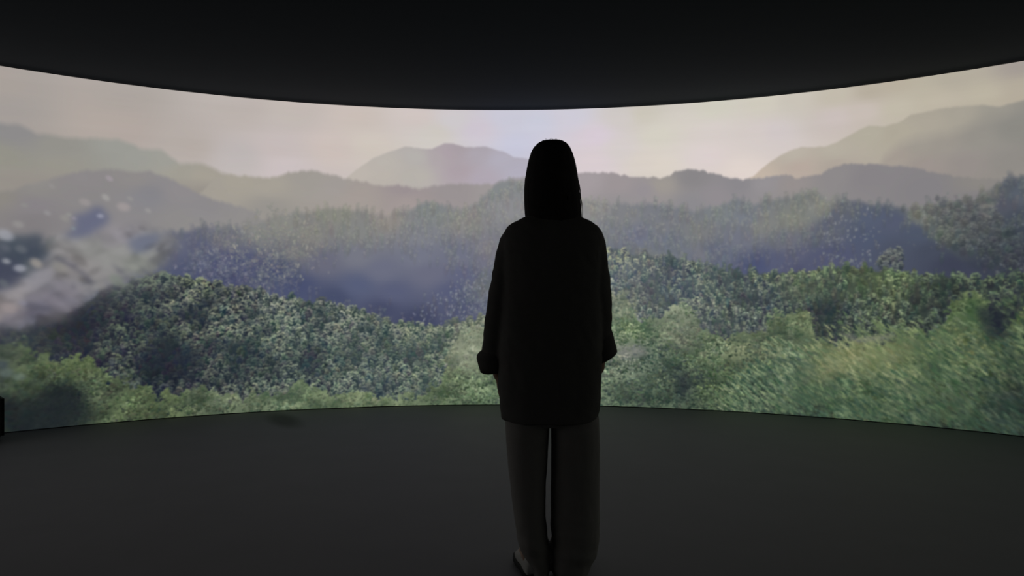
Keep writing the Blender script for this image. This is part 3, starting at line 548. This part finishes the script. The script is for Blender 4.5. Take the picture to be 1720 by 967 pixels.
# the wrap-round screen: a thin curved panel whose inner face shows the film
bm = bmesh.new(); uvl = bm.loops.layers.uv.new('picture'); SEG = 220
zb, zt = .005, SCR_TOP; rings = []
for t in np.linspace(-SCR_A, SCR_A, SEG+1):
    rings.append([circle_pt(t, SCR_R, zb), circle_pt(t, SCR_R, zt), circle_pt(t, SCR_R+.03, zt), circle_pt(t, SCR_R+.03, zb)])
vs = ring_loft(bm, rings)
col_of = {v: i for i, r in enumerate(vs) for v in r}
bmesh.ops.recalc_face_normals(bm, faces=bm.faces[:])
inner = set(v for r in vs for v in r[:2])
for f in bm.faces:
    f.smooth = False
    if len(f.verts) == 4 and all(v in inner for v in f.verts): f.material_index = 0; f.smooth = True
    else: f.material_index = 1
    for l in f.loops:
        l[uvl].uv = (col_of[l.vert]/SEG, l.vert.co.z/SCR_TOP)
screen = obj('projection_screen', bm, M_screen); screen.data.materials.append(M_wall)
tag(screen, 'wide curved screen wrapping the dark room, showing misty forest hills and drifting smoke', 'screen')

# ---------------------------------------------------------------- the person, seen from behind
PD = 2.85; S = PD/F_PX                                   # distance of the person, metres per photo pixel there
def X(px): return (px-860)*S
def Z(py): return CAM_H-(py-HORIZON)*S
def at(px, py, dy=0.0): return Vector((X(px), PD+dy, Z(py)))

person = bpy.data.objects.new('person', None); COL.objects.link(person)
BX = X(927)
person.location = (BX, PD, 0)
tag(person, 'person with dark shoulder-length hair seen from behind, loose dark shirt with rolled cuffs, beige trousers', 'person')
INV = Matrix.Translation((-BX, -PD, 0))
def child(name, me, mat, parent=person):
    me.transform(INV)
    return obj(name, me, mat, parent)

# --- body: one continuous surface
bm = bmesh.new()
hx, hz = X(927), Z(290)                                   # head centre
ball(bm, (hx, PD+.005, hz+.012), (.074, .094, .090))
ball(bm, (hx, PD+.045, hz-.045), (.056, .060, .066))      # lower face, jaw
ball(bm, (hx, PD+.074, hz-.094), (.028, .024, .020))      # chin
ball(bm, (hx, PD+.088, hz+.038), (.052, .022, .030))      # forehead
tube(bm, [(hx, PD+.094, hz+.012), (hx, PD+.104, hz-.014), (hx, PD+.112, hz-.030)], [.008, .010, .0125], 10)   # nose
for s in (-1, 1):
    ball(bm, (hx+s*.010, PD+.104, hz-.033), (.008, .009, .007), seg=10)
    ball(bm, (hx+s*.032, PD+.066, hz-.022), (.030, .025, .028))                          # cheeks
    ball(bm, (hx+s*.030, PD+.088, hz+.004), (.014, .012, .010), seg=12)                  # eyes under the lids
    tube(bm, [(hx+s*.012, PD+.096, hz+.022), (hx+s*.032, PD+.096, hz+.027), (hx+s*.050, PD+.082, hz+.020)], [.005, .006, .004], 8)
    tube(bm, [(hx+s*.074, PD+.004, hz+.018), (hx+s*.083, PD-.006, hz+.012), (hx+s*.081, PD-.004, hz-.014), (hx+s*.072, PD+.006, hz-.032)], [.006, .009, .008, .005], 8)   # ears
tube(bm, [(hx-.022, PD+.098, hz-.062), (hx, PD+.107, hz-.060), (hx+.022, PD+.098, hz-.062)], [.005, .0065, .005], 8)      # lips
tube(bm, [(hx-.018, PD+.097, hz-.071), (hx, PD+.105, hz-.072), (hx+.018, PD+.097, hz-.071)], [.005, .007, .005], 8)
neck = (X(923), PD-.008)
tube(bm, [(neck[0], neck[1]+.012, hz-.05), (neck[0], neck[1], hz-.11), (neck[0], neck[1]-.006, Z(384))], [.045, .044, .056], 16)
tors = [(376, 34, .050, .055), (386, 56, .062, .07), (402, 66, .078, .080), (440, 66, .10, .085), (500, 60, .095, .08), (540, 56, .085, .078), (580, 62, .09, .085), (630, 70, .095, .105), (670, 70, .09, .105), (700, 64, .08, .09)]
ring_loft(bm, [superellipse(BX, PD, w*S, f, bk, Z(y), 2.2, 32) for y, w, f, bk in tors])
ARM = {-1: [(872, 405, -.01), (853, 455, -.006), (842, 505, .0), (838, 545, .02), (836, 590, .05), (838, 634, .085)],
       1: [(985, 405, -.01), (1000, 455, -.006), (1008, 500, .0), (1008, 535, .02), (1008, 575, .05), (1009.5, 622, .085)]}
HAND = {}
for s in (-1, 1):
    tube(bm, [at(*p) for p in ARM[s]], [.036, .036, .035, .036, .033, .025], 14)
    w = at(*ARM[s][-1]); HAND[s] = w
    ax = Vector((s*-.10, .42, -.90)).normalized(); side = Vector((0, .90, .42)).normalized()     # hand hangs, a little forward
    inw = Vector((-s, 0, 0))
    # palm
    ring = []
    for t, hw, th in ((0, .026, .017), (.02, .031, .016), (.05, .038, .015), (.085, .040, .013), (.098, .037, .010)):
        c = w+ax*(t-.005)
        ring.append([c+side*(hw*math.cos(a))+inw*(th*math.sin(a)) for a in np.linspace(0, 2*math.pi, 16, endpoint=False)])
    ring_loft(bm, ring)
    for k, (off, L) in enumerate(((.028, .070), (.0095, .078), (-.0095, .072), (-.027, .057))):
        p0 = w+ax*.088+side*off; d1 = (ax+inw*.15).normalized(); d2 = (ax+inw*.6).normalized(); d3 = (ax+inw*1.15).normalized()
        p1 = p0+d1*L*.45; p2 = p1+d2*L*.32; p3 = p2+d3*L*.23
        tube(bm, [p0, p1, p2, p3], [.0092, .0085, .0078, .0066], 10)
    t0 = w+ax*.022+side*.026; t1 = t0+(ax*.6+side*.7+inw*.25).normalized()*.036; t2 = t1+(ax*.85+side*.3+inw*.35).normalized()*.030; t3 = t2+(ax*.95+inw*.3).normalized()*.020
    tube(bm, [t0, t1, t2, t3], [.013, .0115, .0095, .0075], 10)
LEG = {-1: [(893, 690, 0), (890, 790, .012), (893, 880, .0), (893, 944, -.015)], 1: [(964, 690, 0), (966, 790, .012), (966, 880, 0), (964, 944, -.015)]}
for s in (-1, 1):
    tube(bm, [at(*p) for p in LEG[s]], [.076, .052, .046, .033], 16)
TOE = {-1: math.radians(9), 1: math.radians(-8)}         # feet turned out
HEEL = {s: Vector((at(*LEG[s][-1]).x, PD-.035, 0)) for s in (-1, 1)}
for s in (-1, 1):
    d = Vector((-math.sin(TOE[s]), math.cos(TOE[s]), 0)); h = HEEL[s]
    tube(bm, [h+Vector((0, 0, .045)), h+d*.07+Vector((0, 0, .05)), h+d*.15+Vector((0, 0, .038)), h+d*.19+Vector((0, 0, .030))], [.030, .032, .028, .022], 12)
body = child('body', fused(bm, .0046, 5), M_skin)

for s in (-1, 1):
    bm = bmesh.new(); ball(bm, (hx+s*.031, PD+.0975, hz+.004), (.0085, .005, .0045), seg=12)
    me = bpy.data.meshes.new('eye'); bm.to_mesh(me); bm.free(); smooth(me); child('eye', me, M_hair, body)
    bm = bmesh.new(); tube(bm, [(hx+s*.014, PD+.1015, hz+.026), (hx+s*.032, PD+.102, hz+.031), (hx+s*.050, PD+.090, hz+.025)], [.0022, .0028, .0016], 8)
    me = bpy.data.meshes.new('eyebrow'); bm.to_mesh(me); bm.free(); smooth(me); child('eyebrow', me, M_hair, body)

# --- hair: a thick C-shaped fall around the back and sides of the head, open at the face
HL = [(235.5, 921, 937, .02, .02), (237.5, 909, 947, .045, .045), (241, 903, 952.5, .062, .062), (248, 896, 958, .080, .082), (257, 891.5, 962, .092, .096), (268, 888, 965.5, .099, .106), (282, 884.8, 968.6, .100, .114), (300, 881.6, 971.4, .095, .116),
      (318, 880.2, 973.4, .090, .112), (334, 880.2, 975, .085, .105), (348, 880.8, 976.2, .080, .100), (360, 881.6, 977, .076, .098), (369, 883, 977.4, .072, .098), (374, 886, 976.5, .068, .096)]
bm = bmesh.new(); NA = 56; outer = []; innr = []
HLf = []
for (a, b_) in zip(HL, HL[1:]):
    for t in (0, .5): HLf.append(tuple(a[i]+(b_[i]-a[i])*t for i in range(5)))
HLf.append(HL[-1])
nl = len(HLf)
for li, (py, xl, xr, df, db) in enumerate(HLf):
    cx = X((xl+xr)/2); rx = (xr-xl)/2*S; z = Z(py)
    open_a = math.radians(176 if py < 258 else max(100, 176-(py-258)*1.9))
    th = min(.022, .5*rx); ro = []; ri = []
    for k in range(NA+1):
        a = -open_a+2*open_a*k/NA; cs, sn = math.cos(a), math.sin(a)      # a = 0 faces the camera (back of the head)
        ry = db if cs > 0 else df
        wob = (.0022*mnoise.noise(Vector((a*9, z*3, 1)))+.0016*mnoise.noise(Vector((a*30, z*2, 7))))*min(1, li/8)
        drop = .004*mnoise.noise(Vector((a*14, 3, 2))) if li == nl-1 else 0
        ro.append(Vector((cx+(rx+wob*.6)*math.copysign(abs(sn)**.95, sn), PD+.004-(ry+wob)*cs, z+drop)))
        ri.append(Vector((cx+(rx-th+wob)*sn, PD+.004-(ry-th+wob)*cs, z+drop)))
    outer.append([bm.verts.new(p) for p in ro]); innr.append([bm.verts.new(p) for p in ri])
hole = (949.5, 340.5)                                     # the screen shines through one small gap between the strands
cen = lambda L_, i, k: sum((L_[a][b].co for a in (i, i+1) for b in (k, k+1)), Vector())/4
gi, gk = min(((i, k) for i in range(nl-1) for k in range(8, NA-8)), key=lambda q: (cen(outer, *q)-at(*hole)).xz.length)
ji, jk = min(((i, k) for i in range(nl-1) for k in range(8, NA-8)), key=lambda q: (cen(innr, *q)-at(*hole)).xz.length)
for i in range(nl-1):
    for k in range(NA):
        for L_, flip in ((outer, 0), (innr, 1)):
            if (i, k) == ((gi, gk) if flip == 0 else (ji, jk)): continue
            q = [L_[i][k], L_[i][k+1], L_[i+1][k+1], L_[i+1][k]]
            bm.faces.new(q[::-1] if flip else q)
    for k in (0, NA):
        bm.faces.new((outer[i][k], innr[i][k], innr[i+1][k], outer[i+1][k]))
for k in range(NA):
    bm.faces.new((outer[-1][k], outer[-1][k+1], innr[-1][k+1], innr[-1][k]))
    bm.faces.new((outer[0][k], outer[0][k+1], innr[0][k+1], innr[0][k]))
bm.faces.new([v for v in innr[0]])
bmesh.ops.recalc_face_normals(bm, faces=bm.faces[:])
random.seed(3)
def strand(pts, r): tube(bm, [at(*p) for p in pts], [r]*len(pts), 6)
strand([(971.5, 306, .0), (974.6, 322, 0), (976.3, 340, 0), (975.8, 356, 0)], .0012)
strand([(970, 312, -.02), (974, 330, -.02), (977.6, 350, -.02), (977, 368, -.02)], .0013)
strand([(969, 296, -.01), (972.8, 310, -.01), (974.8, 326, -.01), (974.0, 342, -.01)], .0011)
for x0, x1, y0, y1 in ((914, 919, 238, 233.8), (922, 929, 236.5, 232.6), (930, 937, 236.5, 233.6), (936, 942, 237, 235), (926, 934, 237, 234.6), (909, 915, 240, 236), (941, 948, 239, 237.4)):
    strand([(x0, y0, .0), ((x0+x1)/2, min(y0, y1)-.6, .0), (x1, y1+1.4, .0)], .0006)
me = bpy.data.meshes.new('hair'); bm.to_mesh(me); bm.free(); smooth(me)
hair = child('hair', me, M_hair)

# --- shirt: loose body and two sleeves in one cloth
bm = bmesh.new()
SH = [(360, 40, .058, .062, 928), (366, 50, .066, .075, 928), (373, 65, .078, .092, 928), (380, 75.5, .090, .102, 928), (388, 82, .100, .110, 928.5), (400, 85, .110, .116, 928.5), (430, 84, .120, .122, 927),
      (480, 84, .126, .124, 926), (540, 85, .130, .126, 925), (600, 86, .135, .132, 924), (640, 85.5, .138, .138, 923), (672, 83.5, .138, .140, 923.5), (690, 81.5, .140, .143, 924), (700, 80, .138, .143, 924)]
hem = lambda a: -.010*max(0, -math.sin(a))
rings = [superellipse(X(c), PD, w*S, f, bk, Z(y), 2.45, 64, hem if y > 680 else None) for y, w, f, bk, c in SH]
ring_loft(bm, rings)
SLV = {-1: [(870, 394, .0), (860.5, 411, 0), (851, 455, 0), (843, 500, .0), (836.5, 545, .018), (831, 590, .045), (829, 612, .06)],
       1: [(986, 394, .0), (994.5, 411, 0), (998.5, 445, 0), (1003, 485, .0), (1006.5, 520, .018), (1008, 552, .038), (1010, 582, .055)]}
SR = [.050, .0535, .0540, .0530, .0520, .0520, .050]
for s in (-1, 1): tube(bm, [at(*p) for p in SLV[s]], SR, 20)
shirt_me = fused(bm, .0065, 6)
def shirt_folds(co):
    out = np.zeros(len(co))
    for i, (x, y, z) in enumerate(co):
        low = max(0, min(1, (Z(420)-z)/.5))
        out[i] = .0035*mnoise.noise(Vector((x*16, y*9, z*3.0)))*(.4+low)+.0022*mnoise.noise(Vector((x*30+z*12, y*20, z*20)))
        ax = abs(x-X(925))
        if ax > .17: out[i] += .0028*mnoise.noise(Vector((x*12, y*12, z*34)))       # creases across the sleeves
    return out
displace(shirt_me, shirt_folds)
shirt = child('shirt', shirt_me, M_shirt)
# rolled-up cuffs, standing away from the arm
def band(path, radii, seg=28, tilt=None, wob=.003, seed=0):
    bm = bmesh.new(); rings = []
    for i, (p, (ra_, rb_)) in enumerate(zip(path, radii)):
        c = at(*p); d = (at(*path[min(i+1, len(path)-1)])-at(*path[max(i-1, 0)])).normalized() if tilt is None else tilt
        u = Vector((1, 0, 0)); u = (u-d*u.dot(d)).normalized(); w = d.cross(u)
        rings.append([c+u*(ra_*math.cos(a))+w*(rb_*math.sin(a))+Vector((1, 1, .6))*wob*mnoise.noise(Vector((math.cos(a)*1.6, math.sin(a)*1.6, i*.35+seed))) for a in np.linspace(0, 2*math.pi, seg, endpoint=False)])
    ring_loft(bm, rings, True, True); bmesh.ops.recalc_face_normals(bm, faces=bm.faces[:])
    me = bpy.data.meshes.new('cuff'); bm.to_mesh(me); bm.free(); smooth(me); return me
tl = Vector((.10, .22, -.97)).normalized(); tr = Vector((.52, .20, -.84)).normalized()
lc = band([(828, 588, .042), (825, 592.5, .045), (823.4, 596, .047), (823.2, 601, .048), (824.8, 612, .053), (827, 624, .058), (827.5, 622, .057), (827, 608, .052)],
          [(.046, .046), (.051, .051), (.0540, .054), (.0550, .055), (.0530, .053), (.0495, .050), (.044, .044), (.036, .036)], tilt=tl, wob=.0016, seed=1)
rc = band([(1010, 560, .040), (1012.5, 564.5, .042), (1014, 571, .045), (1017.3, 585, .05), (1021, 601, .055), (1020, 599, .054), (1015, 585, .05)],
          [(.042, .044), (.0455, .047), (.0475, .049), (.0490, .050), (.0505, .051), (.0455, .046), (.036, .036)], tilt=tr, wob=.0012, seed=5)
for me in (lc, rc):
    child('cuff', me, M_shirt, shirt)
# low stand collar under the hair
bm = bmesh.new()
ring_loft(bm, [superellipse(X(927), PD, w*S, f, bk, Z(y), 2.1, 40) for y, w, f, bk in ((352, 30, .060, .066), (354, 32.5, .065, .071), (362, 37, .070, .077), (371, 44, .074, .086), (374, 43, .072, .083))])
me = bpy.data.meshes.new('collar'); bm.to_mesh(me); bm.free(); smooth(me); child('collar', me, M_shirt, shirt)

# --- trousers: wide straight legs breaking over the shoes
bm = bmesh.new()
ring_loft(bm, [superellipse(X(c), PD, w*S, f, bk, Z(y), 2.5, 56) for y, c, w, f, bk in ((560, 927, 66, .105, .105), (620, 926, 74, .115, .128), (672, 926, 76, .112, .122), (700, 926, 77.5, .108, .118), (711, 926, 68, .092, .100))])
LG = {-1: [(690, 850, 925, .092, .100), (704, 848.5, 923, .098, .110), (718, 849, 922, .102, .115), (740, 850, 920.5, .102, .112), (780, 853.5, 919, .100, .108), (812, 857, 916.5, .098, .106), (840, 860, 916, .098, .106), (866, 863.5, 916, .098, .106), (890, 867, 919, .096, .106), (906, 869, 920.5, .094, .108), (916, 871, 924, .090, .106), (925, 877, 925, .086, .102), (934, 885, 925, .084, .100), (945, 890, 924, .080, .100), (955, 892, 923, .074, .096)],
      1: [(690, 923, 1003, .092, .100), (704, 924.5, 1005.5, .098, .110), (718, 925.5, 1006, .102, .115), (740, 926, 1006.5, .102, .112), (780, 925.5, 1006.5, .100, .108), (812, 925, 1006.5, .098, .106), (840, 925, 1006.5, .098, .106), (866, 925, 1006.5, .098, .108), (890, 925.5, 1006, .098, .112), (906, 925.5, 1005.5, .098, .114), (918, 922, 1003.5, .096, .115), (936, 922, 997, .092, .113), (948, 924, 991, .086, .110), (957, 926, 986, .080, .105)]}
for s in (-1, 1):
    ring_loft(bm, [superellipse(X((a+b_)/2), PD-.005, (b_-a)/2*S, f, bk, Z(y), 2.25, 40) for y, a, b_, f, bk in LG[s]])
tr_me = fused(bm, .0044, 3)
def trouser_folds(co):
    out = np.zeros(len(co))
    for i, (x, y, z) in enumerate(co):
        low = max(0, min(1, (Z(840)-z)/.22)); hi = max(0, min(1, (z-Z(820))/.2))
        out[i] = .0022*mnoise.noise(Vector((x*22, y*22, z*5)))*(.6+.4*hi)+low*(.0042*mnoise.noise(Vector((x*12, y*12, z*26)))+.002*math.sin(z*95+x*20))
        out[i] += .0012*mnoise.noise(Vector((x*40, y*40, z*24)))
    return out
displace(tr_me, trouser_folds)
trousers = child('trousers', tr_me, M_trousers)

# --- shoes
for s in (-1, 1):
    d = Vector((-math.sin(TOE[s]), math.cos(TOE[s]), 0)); lat = Vector((d.y, -d.x, 0)); h = HEEL[s]-d*.045
    prof = [(0, .020), (.012, .030), (.045, .035), (.10, .034), (.15, .042), (.20, .045), (.235, .038), (.252, .024), (.258, .010)]
    def outline(off, z, tz=0):
        pts = [h+d*t+lat*(w_+off)+Vector((0, 0, z+tz*max(0, t-.17))) for t, w_ in prof]
        return pts+[h+d*t-lat*(w_+off)+Vector((0, 0, z+tz*max(0, t-.17))) for t, w_ in reversed(prof)]
    bm = bmesh.new()
    ring_loft(bm, [outline(-.004, 0, .08), outline(.003, .006, .06), outline(.004, .022, .03), outline(-.002, .027, .02)])
    bmesh.ops.recalc_face_normals(bm, faces=bm.faces[:]); sme = bpy.data.meshes.new('sole'); bm.to_mesh(sme); bm.free(); smooth(sme)
    bm = bmesh.new(); rings = []
    up = [(.0, .024, .024, .070), (.012, .030, .024, .082), (.04, .033, .024, .088), (.075, .033, .024, .090), (.105, .033, .024, .080), (.14, .039, .024, .066), (.18, .042, .024, .054), (.22, .038, .024, .047), (.243, .026, .024, .040), (.252, .012, .024, .032)]
    for t, w_, z0, z1 in up:
        c = h+d*t; rings.append([c+lat*(w_*math.copysign(abs(math.cos(a))**.8, math.cos(a)))+Vector((0, 0, z0+(z1-z0)*max(0, math.sin(a))**.8 if math.sin(a) > 0 else z0-.004)) for a in np.linspace(0, 2*math.pi, 20, endpoint=False)])
    ring_loft(bm, rings); bmesh.ops.recalc_face_normals(bm, faces=bm.faces[:]); ume = bpy.data.meshes.new('shoe'); bm.to_mesh(ume); bm.free(); smooth(ume)
    sh = child('shoe', ume, M_upper); child('sole', sme, M_sole, sh)

# ---------------------------------------------------------------- low black box at the screen's left foot
th = math.radians(-43.15); rr = 5.50
box = bpy.data.objects.new('floor_box', None); COL.objects.link(box); p_ = circle_pt(th, rr, 0)
box.location = p_; box.rotation_euler = (0, 0, -th)
tag(box, 'low black box on the floor against the left foot of the curved screen', 'box')
def cube_bm(x0, x1, y0, y1, z0, z1, bev):
    bm = bmesh.new(); bmesh.ops.create_cube(bm, size=1, matrix=Matrix.Translation(((x0+x1)/2, (y0+y1)/2, (z0+z1)/2)) @ Matrix.Diagonal((x1-x0, y1-y0, z1-z0, 1)))
    bmesh.ops.bevel(bm, geom=bm.edges[:], offset=bev, segments=3, affect='EDGES'); return bm
W_, D_, H_ = .44, .30, .335
obj('cabinet', cube_bm(-W_/2, W_/2, -D_/2, D_/2, .012, H_, .03), M_box, box)
obj('front_panel', cube_bm(-W_/2+.035, W_/2-.035, -D_/2-.006, -D_/2+.01, .05, H_-.04, .005), M_box, box)
for sx in (-1, 1):
    for sy in (-1, 1): obj('foot', cube_bm(sx*.16-.02, sx*.16+.02, sy*.10-.02, sy*.10+.02, 0, .016, .003), M_box, box)
